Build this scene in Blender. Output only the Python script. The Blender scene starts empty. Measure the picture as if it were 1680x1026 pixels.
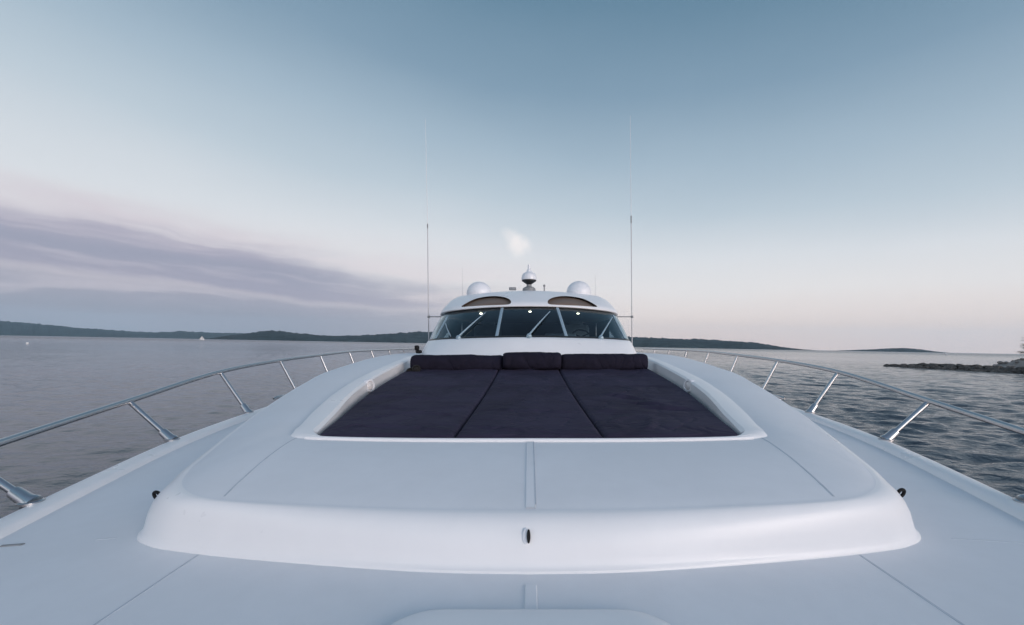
import bpy, math, random
import numpy as np
from mathutils import Vector, Matrix, noise
from mathutils.bvhtree import BVHTree

# ------------------------------------------------------------------ camera, sky, sun, exposure
SC = bpy.context.scene
COL = SC.collection
HAZE = 4.2e-5                               # density of the evening air
EYE = 2.6                                   # eye height over the water
HEEL = math.radians(1.06)                   # the boat lies over by a degree, the camera with it
RB = Matrix.Rotation(-HEEL, 4, 'Y')         # boat frame -> world
TB = Matrix.Translation((0, 0, EYE)) @ RB
FPX, CU, CV = 700.0, 868.0, 566.0           # lens in photo pixels, and where the boat's axis points

cd = bpy.data.cameras.new('camera')
cam = bpy.data.objects.new('camera', cd); COL.objects.link(cam)
cd.sensor_width = 36.0; cd.lens = 36.0 * FPX / 1680
cd.shift_x = -(CU - 840) / 1680; cd.shift_y = (CV - 513) / 1680
cd.clip_start = 0.05; cd.clip_end = 80000
cam.matrix_world = TB @ Matrix.Rotation(math.radians(90), 4, 'X')
SC.camera = cam
SC.view_settings.view_transform = 'Standard'; SC.view_settings.look = 'None'
SC.view_settings.exposure = 0.11; SC.view_settings.gamma = 1.0
SC.cycles.use_denoising = True
SC.cycles.max_bounces = 8; SC.cycles.volume_bounces = 0

def lin(r, g, b):
    f = lambda c: (c / 255 / 12.92) if c / 255 < 0.04045 else ((c / 255 + 0.055) / 1.055) ** 2.4
    return (f(r), f(g), f(b), 1.0)

class NT:
    """small helper for writing node maths"""
    def __init__(s, tree): s.t = tree; s.n = tree.nodes; s.l = tree.links
    def put(s, sock, v):
        if isinstance(v, bpy.types.NodeSocket): s.l.new(v, sock)
        else: sock.default_value = v
    def m(s, op, a, b=0.0, c=0.0, clamp=False):
        n = s.n.new('ShaderNodeMath'); n.operation = op; n.use_clamp = clamp
        s.put(n.inputs[0], a); s.put(n.inputs[1], b); s.put(n.inputs[2], c); return n.outputs[0]
    def step(s, x, a, b, lo=0.0, hi=1.0):
        n = s.n.new('ShaderNodeMapRange'); n.interpolation_type = 'SMOOTHSTEP'
        s.put(n.inputs[0], x); s.put(n.inputs[1], a); s.put(n.inputs[2], b); s.put(n.inputs[3], lo); s.put(n.inputs[4], hi)
        return n.outputs[0]
    def mix(s, f, a, b):
        n = s.n.new('ShaderNodeMix'); n.data_type = 'RGBA'
        s.put(n.inputs[0], f); s.put(n.inputs[6], a); s.put(n.inputs[7], b); return n.outputs[2]
    def ramp(s, x, stops, interp='EASE'):
        n = s.n.new('ShaderNodeValToRGB'); n.color_ramp.interpolation = interp
        e = n.color_ramp.elements
        while len(e) > 1: e.remove(e[-1])
        e[0].position, e[0].color = stops[0]
        for p, c in stops[1:]:
            k = e.new(p); k.color = c
        s.put(n.inputs[0], x); return n.outputs[0]
    def xyz(s, v):
        n = s.n.new('ShaderNodeSeparateXYZ'); s.put(n.inputs[0], v); return n.outputs
    def vec(s, x, y, z):
        n = s.n.new('ShaderNodeCombineXYZ'); s.put(n.inputs[0], x); s.put(n.inputs[1], y); s.put(n.inputs[2], z); return n.outputs[0]
    def noise(s, v, scale, detail=3.0, rough=0.5, dist=0.0):
        n = s.n.new('ShaderNodeTexNoise'); s.put(n.inputs['Vector'], v)
        n.inputs['Scale'].default_value = scale; n.inputs['Detail'].default_value = detail
        n.inputs['Roughness'].default_value = rough; n.inputs['Distortion'].default_value = dist
        return n.outputs[0]
    def dot(s, a, b):
        n = s.n.new('ShaderNodeVectorMath'); n.operation = 'DOT_PRODUCT'; s.put(n.inputs[0], a); n.inputs[1].default_value = b
        return n.outputs['Value']

SUN_DIR = Vector((0.68, -0.71, 0.17)).normalized()      # towards the afterglow, behind the photographer on the right

def build_world():
    w = bpy.data.worlds.new('World'); SC.world = w; w.use_nodes = True
    t = w.node_tree; t.nodes.clear(); k = NT(t)
    tc = t.nodes.new('ShaderNodeTexCoord'); d = tc.outputs['Generated']
    x, y, z = k.xyz(d)
    az = k.m('MULTIPLY', k.m('ARCTAN2', x, y), 57.29578)           # degrees, + to starboard of the picture
    el = k.m('MULTIPLY', k.m('ARCSINE', z), 57.29578)
    # clear sky: the blue comes down further on the right than on the left
    lean = k.m('MULTIPLY', k.step(az, -65.0, 65.0, -1.0, 1.0), k.m('MULTIPLY', k.step(el, 2.0, 22.0), 4.0))
    soft = k.m('MULTIPLY', k.m('SUBTRACT', k.noise(k.vec(k.m('MULTIPLY', az, .022), k.m('MULTIPLY', el, .06), 0.0), 1.0, 3.0), .5), 5.0)
    e2 = k.m('ADD', k.m('ADD', el, lean), soft)
    h = k.m('DIVIDE', e2, 90.0, clamp=True)
    sky = k.ramp(h, [(0.0, lin(234, 215, 209)), (3 / 90, lin(238, 225, 220)), (7 / 90, lin(231, 228, 228)), (12 / 90, lin(216, 220, 225)),
                     (18 / 90, lin(185, 199, 210)), (24 / 90, lin(160, 180, 196)), (31 / 90, lin(127, 153, 174)),
                     (39 / 90, lin(100, 132, 155)), (55 / 90, lin(98, 121, 146)), (1.0, lin(98, 115, 140))], 'LINEAR')
    # cloud bank low on the left, streaked
    warp = k.m('SUBTRACT', k.noise(k.vec(k.m('MULTIPLY', az, .045), k.m('MULTIPLY', el, .10), 3.1), 1.0, 4.0, .55), .5)
    ew = k.m('ADD', k.m('ADD', el, k.m('MULTIPLY', k.step(az, -50.0, 0.0), .9)), k.m('MULTIPLY', warp, 5.0))
    streak = k.noise(k.vec(k.m('MULTIPLY', az, .040), k.m('MULTIPLY', ew, .50), 7.7), 1.0, 5.0, .55, .3)
    topl = k.m('ADD', 7.0, k.m('MULTIPLY', k.step(az, -6.0, -46.0), 5.8))
    bank = k.step(k.m('ADD', el, k.m('MULTIPLY', k.m('ADD', k.m('MULTIPLY', k.m('SUBTRACT', streak, .5), 5.0), k.m('MULTIPLY', k.m('SUBTRACT', k.noise(k.vec(k.m('MULTIPLY', az, .10), k.m('MULTIPLY', el, .30), 1.0), 1.0, 5.0, .6), .5), 5.0)), 1.0)), k.m('ADD', topl, 2.6), k.m('SUBTRACT', topl, 3.6))
    side = k.m('MULTIPLY', k.step(az, 16.0, -18.0), k.step(az, 4.0, -34.0, .62, 1.0))
    cmask = k.m('MULTIPLY', bank, side)
    hh = k.m('DIVIDE', ew, 14.0, clamp=True)
    ccol = k.ramp(hh, [(0.0, lin(152, 158, 173)), (2.2 / 14, lin(156, 159, 174)), (4.2 / 14, lin(163, 163, 178)), (5.0 / 14, lin(185, 181, 192)), (5.8 / 14, lin(161, 160, 178)),
                       (8.0 / 14, lin(154, 156, 175)), (10.2 / 14, lin(170, 167, 184)), (12.0 / 14, lin(206, 195, 204)), (1.0, lin(212, 206, 211))], 'EASE')
    ccol = k.mix(k.m('MULTIPLY', k.step(streak, .48, .66), .62), ccol, lin(203, 196, 205))
    sky = k.mix(k.m('MULTIPLY', cmask, .97), sky, ccol)
    # faint pink veil over the bank
    veil = k.m('MULTIPLY', k.m('MULTIPLY', k.step(el, 15.0, 8.0), k.step(el, 2.0, 7.0)), k.m('MULTIPLY', k.step(az, 25.0, -30.0), k.step(streak, .30, .65)))
    sky = k.mix(k.m('MULTIPLY', k.m('MULTIPLY', veil, k.m('SUBTRACT', 1.0, cmask)), .5), sky, lin(216, 203, 210))
    # one small bright puff above the wheelhouse
    c0 = px_dir(846, 402); c1 = px_dir(855, 410)
    pn = k.m('MULTIPLY', k.m('SUBTRACT', k.noise(d, 38.0, 4.0, .6), .5), .030)
    def puff(c, r):
        n = t.nodes.new('ShaderNodeVectorMath'); n.operation = 'DISTANCE'; t.links.new(d, n.inputs[0]); n.inputs[1].default_value = c
        return k.step(k.m('ADD', n.outputs['Value'], pn), r, r * .15)
    p = k.m('ADD', k.m('MULTIPLY', puff(px_dir(838, 388), .028), .5), k.m('MULTIPLY', puff(px_dir(853, 405), .033), .9), clamp=True)
    sky = k.mix(k.m('MULTIPLY', p, .95), sky, lin(240, 236, 236))
    # afterglow behind the photographer
    sd = k.dot(d, SUN_DIR)
    glow = k.m('POWER', k.m('MAXIMUM', sd, 0.0), 3.0)
    band = k.step(el, 38.0, -4.0)
    # the sky behind the photographer is the brighter half
    bk = k.step(y, .25, -.6, 1.0, 1.55)
    vm = t.nodes.new('ShaderNodeVectorMath'); vm.operation = 'SCALE'; t.links.new(sky, vm.inputs[0]); t.links.new(bk, vm.inputs['Scale']); sky = vm.outputs[0]
    add = t.nodes.new('ShaderNodeMix'); add.data_type = 'RGBA'; add.blend_type = 'ADD'; add.inputs[0].default_value = 1.0
    gl = k.mix(k.m('MULTIPLY', glow, band), (0, 0, 0, 1), (2.6, 2.15, 2.1, 1))
    t.links.new(sky, add.inputs[6]); t.links.new(gl, add.inputs[7])
    bg = t.nodes.new('ShaderNodeBackground'); bg.inputs['Strength'].default_value = 1.0
    t.links.new(add.outputs[2], bg.inputs['Color'])
    out = t.nodes.new('ShaderNodeOutputWorld'); t.links.new(bg.outputs[0], out.inputs['Surface'])

def px_dir(u, v):
    return (RB.to_3x3() @ Vector(((u - CU) / FPX, 1.0, -(v - CV) / FPX))).normalized()

build_world()
sl = bpy.data.lights.new('sun', 'SUN'); sl.energy = 1.35; sl.angle = math.radians(30); sl.color = (1.0, 0.86, 0.78)
sun = bpy.data.objects.new('sun', sl); COL.objects.link(sun)
sun.rotation_euler = (-SUN_DIR).to_track_quat('-Z', 'Y').to_euler()

# ------------------------------------------------------------------ helpers
def P(u, v, Y):
    """a photo pixel at a distance, in the boat frame (eye at the origin, +Y aft)"""
    return Vector(((u - CU) * Y / FPX, Y, -(v - CV) * Y / FPX))

def tag(o, label=None, cat=None, group=None, kind=None):
    if label: o['label'] = label
    if cat: o['category'] = cat
    if group: o['group'] = group
    if kind: o['kind'] = kind
    return o

ORIG = {}                                   # boat-frame origin of every object built
class M:
    """collects faces for ONE mesh object"""
    def __init__(s): s.v = []; s.f = []; s.mi = []
    def add(s, vs, fs, mi=0):
        o = len(s.v); s.v += [tuple(p) for p in vs]; s.f += [tuple(i + o for i in f) for f in fs]; s.mi += [mi] * len(fs); return s
    def grid(s, rows, mi=0, closed=False, mfun=None):
        n = len(rows[0]); vs = [p for r in rows for p in r]; o = len(s.v); s.v += [tuple(p) for p in vs]
        for i in range(len(rows) - 1):
            for j in range(n if closed else n - 1):
                k = (j + 1) % n
                s.f.append((o + i * n + j, o + i * n + k, o + (i + 1) * n + k, o + (i + 1) * n + j))
                s.mi.append(mfun(i, j) if mfun else mi)
        return s
    def tube(s, pts, r, n=14, mi=0, caps=True):
        pts = [Vector(p) for p in pts]; rs = r if isinstance(r, (list, tuple)) else [r] * len(pts)
        rows = []; up = None
        for i, p in enumerate(pts):
            a = pts[max(i - 1, 0)]; b = pts[min(i + 1, len(pts) - 1)]; t = (b - a).normalized()
            if up is None:
                up = Vector((0, 0, 1)) if abs(t.z) < .9 else Vector((1, 0, 0))
            e1 = (up - t * up.dot(t)).normalized(); e2 = t.cross(e1); up = e1
            rows.append([p + (e1 * math.cos(2 * math.pi * j / n) + e2 * math.sin(2 * math.pi * j / n)) * rs[i] for j in range(n)])
        o = len(s.v); s.grid(rows, mi, True)
        if caps:
            s.f.append(tuple(o + j for j in range(n))[::-1]); s.mi.append(mi)
            s.f.append(tuple(o + (len(rows) - 1) * n + j for j in range(n))); s.mi.append(mi)
        return s
    def lathe(s, c, prof, n=32, axis=(0, 0, 1), mi=0):
        ax = Vector(axis).normalized(); q = ax.to_track_quat('Z', 'Y'); rows = []
        for r, h in prof:
            rows.append([Vector(c) + q @ Vector((r * math.cos(2 * math.pi * j / n), r * math.sin(2 * math.pi * j / n), h)) for j in range(n)])
        return s.grid(rows, mi, True)
    def box(s, c, d, rot=None, bev=0.0, mi=0):
        """box with chamfered corners (bev) centred on c"""
        hx, hy, hz = d[0] / 2, d[1] / 2, d[2] / 2
        b = min(bev, hx * .9, hy * .9, hz * .9) if bev else 0
        def ring(ix, z, ins):
            a, e = hx - ins, hy - ins; cc = max(b - ins, 1e-4) if b else 0
            if not b: return [(-a, -e, z), (a, -e, z), (a, e, z), (-a, e, z)]
            o = []
            for sx, sy, t0 in ((1, 1, 0), (-1, 1, 90), (-1, -1, 180), (1, -1, 270)):
                for q in range(4):
                    th = math.radians(t0 + q * 30)
                    o.append((sx * (a - b) + b * math.cos(th), sy * (e - b) + b * math.sin(th), z))
            return o
        if b: rows = [ring(0, -hz, b * .8), ring(0, -hz + b * .3, b * .25), ring(0, -hz + b, 0), ring(0, hz - b, 0), ring(0, hz - b * .3, b * .25), ring(0, hz, b * .8)]
        else: rows = [ring(0, -hz, 0), ring(0, hz, 0)]
        R = rot.to_matrix() if rot is not None and hasattr(rot, 'to_matrix') else (rot or Matrix.Identity(3))
        rows = [[Vector(c) + R @ Vector(p) for p in r] for r in rows]
        n = len(rows[0]); o = len(s.v); s.grid(rows, mi, True)
        s.f.append(tuple(o + j for j in range(n))[::-1]); s.mi.append(mi)
        s.f.append(tuple(o + (len(rows) - 1) * n + j for j in range(n))); s.mi.append(mi)
        return s
    def build(s, name, mats, parent=None, smooth=True, world=False, angle=40, origin=None):
        """one mesh object; coordinates are boat frame unless world=True"""
        a = np.array(s.v, dtype=float)
        if origin is None:
            lo, hi = a.min(0), a.max(0); origin = Vector(((lo[0] + hi[0]) / 2, (lo[1] + hi[1]) / 2, lo[2] if parent is None else (lo[2] + hi[2]) / 2))
        a = a - np.array(origin)
        me = bpy.data.meshes.new(name); me.from_pydata(a.tolist(), [], s.f)
        for mt in (mats if isinstance(mats, (list, tuple)) else [mats]): me.materials.append(mt)
        me.polygons.foreach_set('material_index', s.mi)
        import bmesh
        bm = bmesh.new(); bm.from_mesh(me); bmesh.ops.recalc_face_normals(bm, faces=bm.faces); bm.to_mesh(me); bm.free()
        if smooth:
            me.polygons.foreach_set('use_smooth', [True] * len(me.polygons))
            me.set_sharp_from_angle(angle=math.radians(angle))
        o = bpy.data.objects.new(name, me); COL.objects.link(o)
        place(o, Vector(origin), parent, world)
        return o

def place(o, origin, parent, world=False):
    ORIG[o.name] = Vector(origin)
    if parent is not None:
        o.parent = parent; o.location = origin - ORIG[parent.name]
    elif world: o.location = origin
    else:
        o.matrix_world = TB @ Matrix.Translation(origin)

def spline(keys, n):
    """smooth curve through key points (centripetal enough for even keys), n samples"""
    k = [np.array(p, float) for p in keys]; out = []
    m = len(k) - 1
    for i in range(n):
        t = i / (n - 1) * m; j = min(int(t), m - 1); u = t - j
        p0 = k[j - 1] if j > 0 else 2 * k[0] - k[1]
        p3 = k[j + 2] if j + 2 <= m else 2 * k[m] - k[m - 1]
        p1, p2 = k[j], k[j + 1]
        out.append(.5 * (2 * p1 + (p2 - p0) * u + (2 * p0 - 5 * p1 + 4 * p2 - p3) * u * u + (3 * p1 - p0 - 3 * p2 + p3) * u ** 3))
    return [Vector(p) for p in out]

def interp(Y, tab):
    return float(np.interp(Y, [a for a, b in tab], [b for a, b in tab]))

def smooth_interp(tab):
    xs = np.array([a for a, b in tab]); ys = np.array([b for a, b in tab])
    d = np.gradient(ys, xs)
    def f(x):
        x = min(max(x, xs[0]), xs[-1]); i = min(max(int(np.searchsorted(xs, x)) - 1, 0), len(xs) - 2)
        h = xs[i + 1] - xs[i]; t = (x - xs[i]) / h
        return float((2*t**3-3*t**2+1)*ys[i] + (t**3-2*t**2+t)*h*d[i] + (-2*t**3+3*t**2)*ys[i+1] + (t**3-t**2)*h*d[i+1])
    return f

# ------------------------------------------------------------------ materials
def mat(name, base, rough=.5, metal=0.0, coat=0.0, spec=.5, bump=None, vary=None, sheen=0.0):
    m = bpy.data.materials.new(name); m.use_nodes = True; t = m.node_tree; k = NT(t)
    b = t.nodes['Principled BSDF']
    b.inputs['Base Color'].default_value = (*base, 1); b.inputs['Roughness'].default_value = rough
    b.inputs['Metallic'].default_value = metal; b.inputs['Coat Weight'].default_value = coat
    b.inputs['Specular IOR Level'].default_value = spec; b.inputs['Sheen Weight'].default_value = sheen
    tc = t.nodes.new('ShaderNodeTexCoord'); co = tc.outputs['Object']
    if vary:
        sc, amt = vary
        n = k.noise(co, sc, 5.0, .6); n2 = k.noise(co, sc * 7, 3.0, .6)
        f = k.m('ADD', k.m('MULTIPLY', n, .7), k.m('MULTIPLY', n2, .3))
        c = k.mix(k.step(f, .3, .7), tuple(v * (1 - amt) for v in base) + (1,), tuple(min(1, v * (1 + amt)) for v in base) + (1,))
        t.links.new(c, b.inputs['Base Color'])
        r = k.step(f, .3, .7, max(0.02, rough - .06), rough + .08); t.links.new(r, b.inputs['Roughness'])
    if bump:
        h = None
        for sc, amt, det in bump:
            n = k.m('MULTIPLY', k.noise(co, sc, det, .55), amt)
            h = n if h is None else k.m('ADD', h, n)
        bn = t.nodes.new('ShaderNodeBump'); bn.inputs['Distance'].default_value = 1.0; bn.inputs['Strength'].default_value = 1.0
        t.links.new(h, bn.inputs['Height']); t.links.new(bn.outputs[0], b.inputs['Normal'])
    return m

GEL = mat('gelcoat', (.79, .79, .80), .32, vary=(1.3, .02), spec=.4)
NON = mat('nonskid_deck', (.745, .755, .780), .55, vary=(1.6, .03), bump=[(420, .0007, 2)], spec=.3)
GROOVE_SHADE = mat('groove_shade', (.52, .55, .60), .6, vary=(8, .1))  # darker tone standing in for the shade inside moulded grooves
STEEL = mat('polished_steel', (.52, .52, .53), .27, metal=1.0)
BLACK = mat('black_rubber', (.009, .009, .010), .6, spec=.2, vary=(30, .2))
DARK = mat('dark_seal', (.018, .019, .02), .35, vary=(10, .2))
WHITE = mat('white_plastic', (.74, .75, .78), .3, coat=.2, vary=(6, .03))
GREY = mat('grey_plastic', (.22, .23, .24), .45, vary=(9, .1))
WHIP = mat('antenna_fibreglass', (.52, .52, .54), .4, vary=(12, .05))
ALU = mat('mullion_aluminium', (.36, .47, .54), .35, metal=.4, vary=(9, .06))
CABIN = mat('cabin_lining', (.055, .062, .068), .6, vary=(3, .15))
DASHM = mat('dash_leather', (.26, .30, .31), .5, vary=(5, .15), bump=[(60, .002, 3)])
SEATM = mat('helm_seat_leather', (.42, .41, .41), .5, vary=(5, .15), bump=[(40, .003, 3)])
SCOOP = mat('tinted_roof_glass', (.17, .125, .10), .5, spec=.3, vary=(3, .15))
LENSW = mat('light_lens', (.62, .60, .60), .2, vary=(20, .05))

def fabric(name, base):
    m = bpy.data.materials.new(name); m.use_nodes = True; t = m.node_tree; k = NT(t); b = t.nodes['Principled BSDF']
    tc = t.nodes.new('ShaderNodeTexCoord'); co = tc.outputs['Object']; x, y, z = k.xyz(co)
    n = k.noise(co, 2.2, 5.0, .6, .4)
    c = k.mix(k.step(n, .3, .72), (*[v * .80 for v in base], 1), (*[v * 1.22 for v in base], 1))
    lint = k.step(k.noise(co, 90.0, 2.0), .70, .80)
    c = k.mix(k.m('MULTIPLY', lint, .05), c, (.12, .12, .15, 1))
    t.links.new(c, b.inputs['Base Color']); b.inputs['Roughness'].default_value = .82
    b.inputs['Specular IOR Level'].default_value = .14
    wr = k.noise(k.vec(k.m('MULTIPLY', x, 1.5), k.m('MULTIPLY', y, 2.6), z), 1.2, 2.0, .5, .9)
    fold = k.m('ABSOLUTE', k.m('SUBTRACT', wr, .5))
    h = k.m('ADD', k.m('MULTIPLY', k.step(fold, .0, .06), .008), k.m('MULTIPLY', k.noise(co, 2.4, 3.0, .5, .5), .028))
    h = k.m('ADD', h, k.m('MULTIPLY', k.noise(co, 500.0, 1.0), .0006))
    bn = t.nodes.new('ShaderNodeBump'); bn.inputs['Strength'].default_value = .9; bn.inputs['Distance'].default_value = 1.0
    t.links.new(h, bn.inputs['Height']); t.links.new(bn.outputs[0], b.inputs['Normal'])
    return m
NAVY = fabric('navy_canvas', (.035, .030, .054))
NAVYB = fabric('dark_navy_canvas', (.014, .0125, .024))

def glass_mat():
    m = bpy.data.materials.new('tinted_windscreen'); m.use_nodes = True; t = m.node_tree; t.nodes.clear(); k = NT(t)
    tr = t.nodes.new('ShaderNodeBsdfTransparent'); tr.inputs['Color'].default_value = (.38, .48, .53, 1)
    gl = t.nodes.new('ShaderNodeBsdfGlossy'); gl.inputs['Roughness'].default_value = .03; gl.inputs['Color'].default_value = (.85, .95, 1, 1)
    fr = t.nodes.new('ShaderNodeFresnel'); fr.inputs['IOR'].default_value = 1.6
    tc = t.nodes.new('ShaderNodeTexCoord')
    sm = k.noise(tc.outputs['Object'], 1.7, 4.0, .6)
    f = k.m('ADD', fr.outputs[0], k.m('MULTIPLY', k.step(sm, .35, .75), .02))
    mx = t.nodes.new('ShaderNodeMixShader'); t.links.new(f, mx.inputs[0]); t.links.new(tr.outputs[0], mx.inputs[1]); t.links.new(gl.outputs[0], mx.inputs[2])
    o = t.nodes.new('ShaderNodeOutputMaterial'); t.links.new(mx.outputs[0], o.inputs[0]); return m
GLASS = glass_mat()

def emit(name, col, s):
    m = bpy.data.materials.new(name); m.use_nodes = True; b = m.node_tree.nodes['Principled BSDF']
    b.inputs['Emission Color'].default_value = (*col, 1); b.inputs['Emission Strength'].default_value = s; b.inputs['Base Color'].default_value = (.8, .8, .8, 1)
    return m
LAMP = emit('warm_lamp', (1.0, .84, .58), 16.0)
LAMPW = emit('white_masthead_lamp', (1.0, .93, .85), 1.0)

# ------------------------------------------------------------------ the sea
def sea_mat():
    m = bpy.data.materials.new('sea_water'); m.use_nodes = True; t = m.node_tree; k = NT(t); b = t.nodes['Principled BSDF']
    b.inputs['Base Color'].default_value = (.036, .050, .068, 1); b.inputs['IOR'].default_value = 1.333
    g = t.nodes.new('ShaderNodeNewGeometry'); x, y, z = k.xyz(g.outputs['Position'])
    p = k.vec(x, k.m('MULTIPLY', y, 1.6), 0.0)
    dist = k.m('SQRT', k.m('ADD', k.m('MULTIPLY', x, x), k.m('MULTIPLY', y, y)))
    chop = k.step(x, -16.0, 14.0, .42, 1.0)                                     # breeze on the starboard side, lee to port
    patch = k.step(k.noise(k.vec(k.m('MULTIPLY', x, .018), k.m('MULTIPLY', y, .05), 0.0), 1.0, 3.0), .35, .7, .55, 1.15)
    amp = k.m('MULTIPLY', chop, patch)
    h = k.m('ADD', k.m('MULTIPLY', k.noise(p, .9, 3.0, .55, .4), .12), k.m('MULTIPLY', k.noise(p, 2.8, 4.0, .6, .5), .075))
    h = k.m('ADD', h, k.m('MULTIPLY', k.noise(p, 9.0, 3.0, .6), .020))
    bn = t.nodes.new('ShaderNodeBump'); bn.inputs['Strength'].default_value = 1.0; bn.inputs['Distance'].default_value = 1.0
    t.links.new(k.m('MULTIPLY', h, amp), bn.inputs['Height']); t.links.new(bn.outputs[0], b.inputs['Normal'])
    t.links.new(k.step(dist, 20.0, 900.0, .07, .26), b.inputs['Roughness'])
    return m

def build_sea():
    rng = np.random.RandomState(4)
    R = np.concatenate([np.geomspace(2.0, 260.0, 760), np.geomspace(300.0, 11800.0, 40)])
    A = np.radians(np.concatenate([np.linspace(-180, -66, 40)[:-1], np.linspace(-66, 66, 620), np.linspace(66, 180, 40)[1:-1]]))
    rr, aa = np.meshgrid(R, A, indexing='ij')
    X, Y = rr * np.sin(aa), rr * np.cos(aa)
    Z = np.zeros_like(X)
    wind = math.radians(200)
    for i in range(46):
        L = .38 * 6.0 ** rng.rand(); th = wind + rng.normal(0, .55); ph = rng.rand() * 6.28
        a = .0086 * L ** .75
        kx, ky = 2 * math.pi / L * math.sin(th), 2 * math.pi / L * math.cos(th)
        fade = np.clip(1.5 - rr / (L * 55.0), 0, 1)
        Z += a * fade * np.sin(kx * X + ky * Y + ph)
    calm = .30 + .70 / (1 + np.exp(-(X - 1.0) / 5.0))
    calm *= np.clip((rr - 2.5) / 3.0, .0, 1)
    Z = Z * calm * .85
    n, q = X.shape
    V = np.stack([X, Y, Z], -1).reshape(-1, 3)
    m = M(); m.v = V.tolist(); 
    I = np.arange(n * q).reshape(n, q); J = np.roll(I, -1, 1)
    F = np.stack([I[:-1], J[:-1], J[1:], I[1:]], -1).reshape(-1, 4)
    me = bpy.data.meshes.new('water'); me.from_pydata(m.v, [], F[:, ::-1].tolist())
    me.polygons.foreach_set('use_smooth', [True] * len(me.polygons)); me.materials.append(sea_mat())
    o = bpy.data.objects.new('water', me); COL.objects.link(o); o['kind'] = 'structure'
build_sea()

# ------------------------------------------------------------------ far shores
def hill_mat(name, base, sc):
    m = bpy.data.materials.new(name); m.use_nodes = True; t = m.node_tree; k = NT(t); b = t.nodes['Principled BSDF']
    g = t.nodes.new('ShaderNodeNewGeometry'); n = k.noise(g.outputs['Position'], sc, 6.0, .65)
    c = k.mix(k.step(n, .35, .7), (*[v * .5 for v in base], 1), (*[v * 1.8 for v in base], 1))
    t.links.new(c, b.inputs['Base Color']); b.inputs['Roughness'].default_value = .9; b.inputs['Specular IOR Level'].default_value = .1
    return m
def hills(name, pts, D, mt, seed, depth):
    az, hh = [], []
    for u, v in pts:
        d = px_dir(u, v); az.append(math.atan2(d.x, d.y)); hh.append(max(EYE + D * d.z / math.hypot(d.x, d.y), -3))
    n = 520; A = np.linspace(az[0], az[-1], n); H = np.interp(A, az, hh)
    rows = []
    for r, (f, k) in enumerate([(0, 0), (.10, .30), (.28, .66), (.5, .92), (.72, 1.0), (.9, .85), (1.0, -.02)]):
        row = []
        for i in range(n):
            w = noise.fractal(Vector((A[i] * 60, f * 5.0, seed)), .9, 2.1, 5)
            w2 = noise.fractal(Vector((A[i] * 300, f * 9.0, seed + 4)), .9, 2.1, 3)
            Dn = D + depth * f + (depth * .25 * noise.noise(Vector((A[i] * 14, seed, f))) if r < 6 else 0)
            z = H[i] * k * (Dn / D) * (1 + .06 * w + .10 * w2) - (3.0 if r in (0, 6) else 0)
            row.append((Dn * math.sin(A[i]), Dn * math.cos(A[i]), z))
        rows.append(row)
    o = M().grid(rows).build(name, mt, world=True, angle=180); o['kind'] = 'structure'
    return o
FOREST = hill_mat('wooded_slope', (.020, .032, .034), .012)
hills('hills', [(-520, 508), (-300, 512), (-120, 518), (0, 526), (60, 531), (130, 538), (200, 543), (260, 545.5), (300, 543.5), (345, 546), (400, 547), (470, 549), (560, 553), (620, 562)], 9000, FOREST, 2.0, 2200)
hills('hills', [(330, 558), (370, 551.5), (400, 548), (437, 542.5), (460, 543), (495, 548), (540, 551), (600, 550.5), (640, 547.5), (690, 545), (720, 545), (800, 546), (900, 549),
                (1000, 552), (1060, 554), (1100, 555.5), (1160, 557), (1205, 560), (1245, 563), (1280, 569), (1312, 573), (1350, 576)], 3800, FOREST, 9.0, 900)
hills('hills', [(1330, 578), (1370, 575.5), (1400, 574.5), (1440, 573), (1480, 571), (1508, 573), (1535, 577), (1570, 580.5)], 5600, FOREST, 15.0, 700)

# ------------------------------------------------------------------ the yacht
BASE = Vector((0, 5.0, -EYE))
yacht = bpy.data.objects.new('motor_yacht', None); COL.objects.link(yacht); place(yacht, BASE, None)
tag(yacht, 'white motor yacht seen from its foredeck, with raked windscreen, twin domes and chrome side rails', 'yacht')

ex = smooth_interp([(-3.3, 0.0), (-2.6, .42), (-1.6, .95), (-.4, 1.50), (.8, 2.0), (2.1, 2.45), (3.3, 2.77), (4.5, 2.98), (5.7, 3.12), (7.5, 3.23), (10, 3.30), (15, 3.25)])
ez = smooth_interp([(-3.3, -.84), (0.0, -.815), (2.1, -.777), (3.3, -.735), (4.5, -.714), (6.5, -.70), (15, -.70)])
def zdeck(x, Y):
    e = max(ex(Y), .05); q = min(abs(x) / e, 1)
    return ez(Y) - .040 + .045 * (1 - q * q)
def on_deck(u, v):
    z = -.76
    for _ in range(12):
        Y = -z * FPX / (v - CV); x = (u - CU) * Y / FPX; z = zdeck(x, Y)
    return Vector((x, Y, z))

ST = np.concatenate([np.linspace(-3.3, 6, 80), np.linspace(6.2, 15, 30)])
# hull
rows = []
for Y in ST:
    e, z = ex(Y), ez(Y)
    fl = min(1, (Y + 3.4) / 6)
    prof = [(e + .001, z - .03), (e + .012, z - .08), (e * .985, z - .35), (e * (.90 + .05 * fl), z - .85), (e * (.80 + .1 * fl), z - 1.4), (e * (.62 + .2 * fl), -EYE - .35)]
    rows.append([(-x, Y, zz) for x, zz in prof[::-1]] + [(x, Y, zz) for x, zz in prof])
hm = M(); hm.grid([r[:6] for r in rows]); hm.grid([r[6:] for r in rows])
hm.build('hull', GEL, yacht)
# deck
rows = []
for Y in ST:
    e = ex(Y) - .07
    rows.append([(e * a, Y, zdeck(e * a, Y)) for a in np.linspace(-1, 1, 41)])
M().grid(rows).build('deck', NON, yacht)
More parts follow.
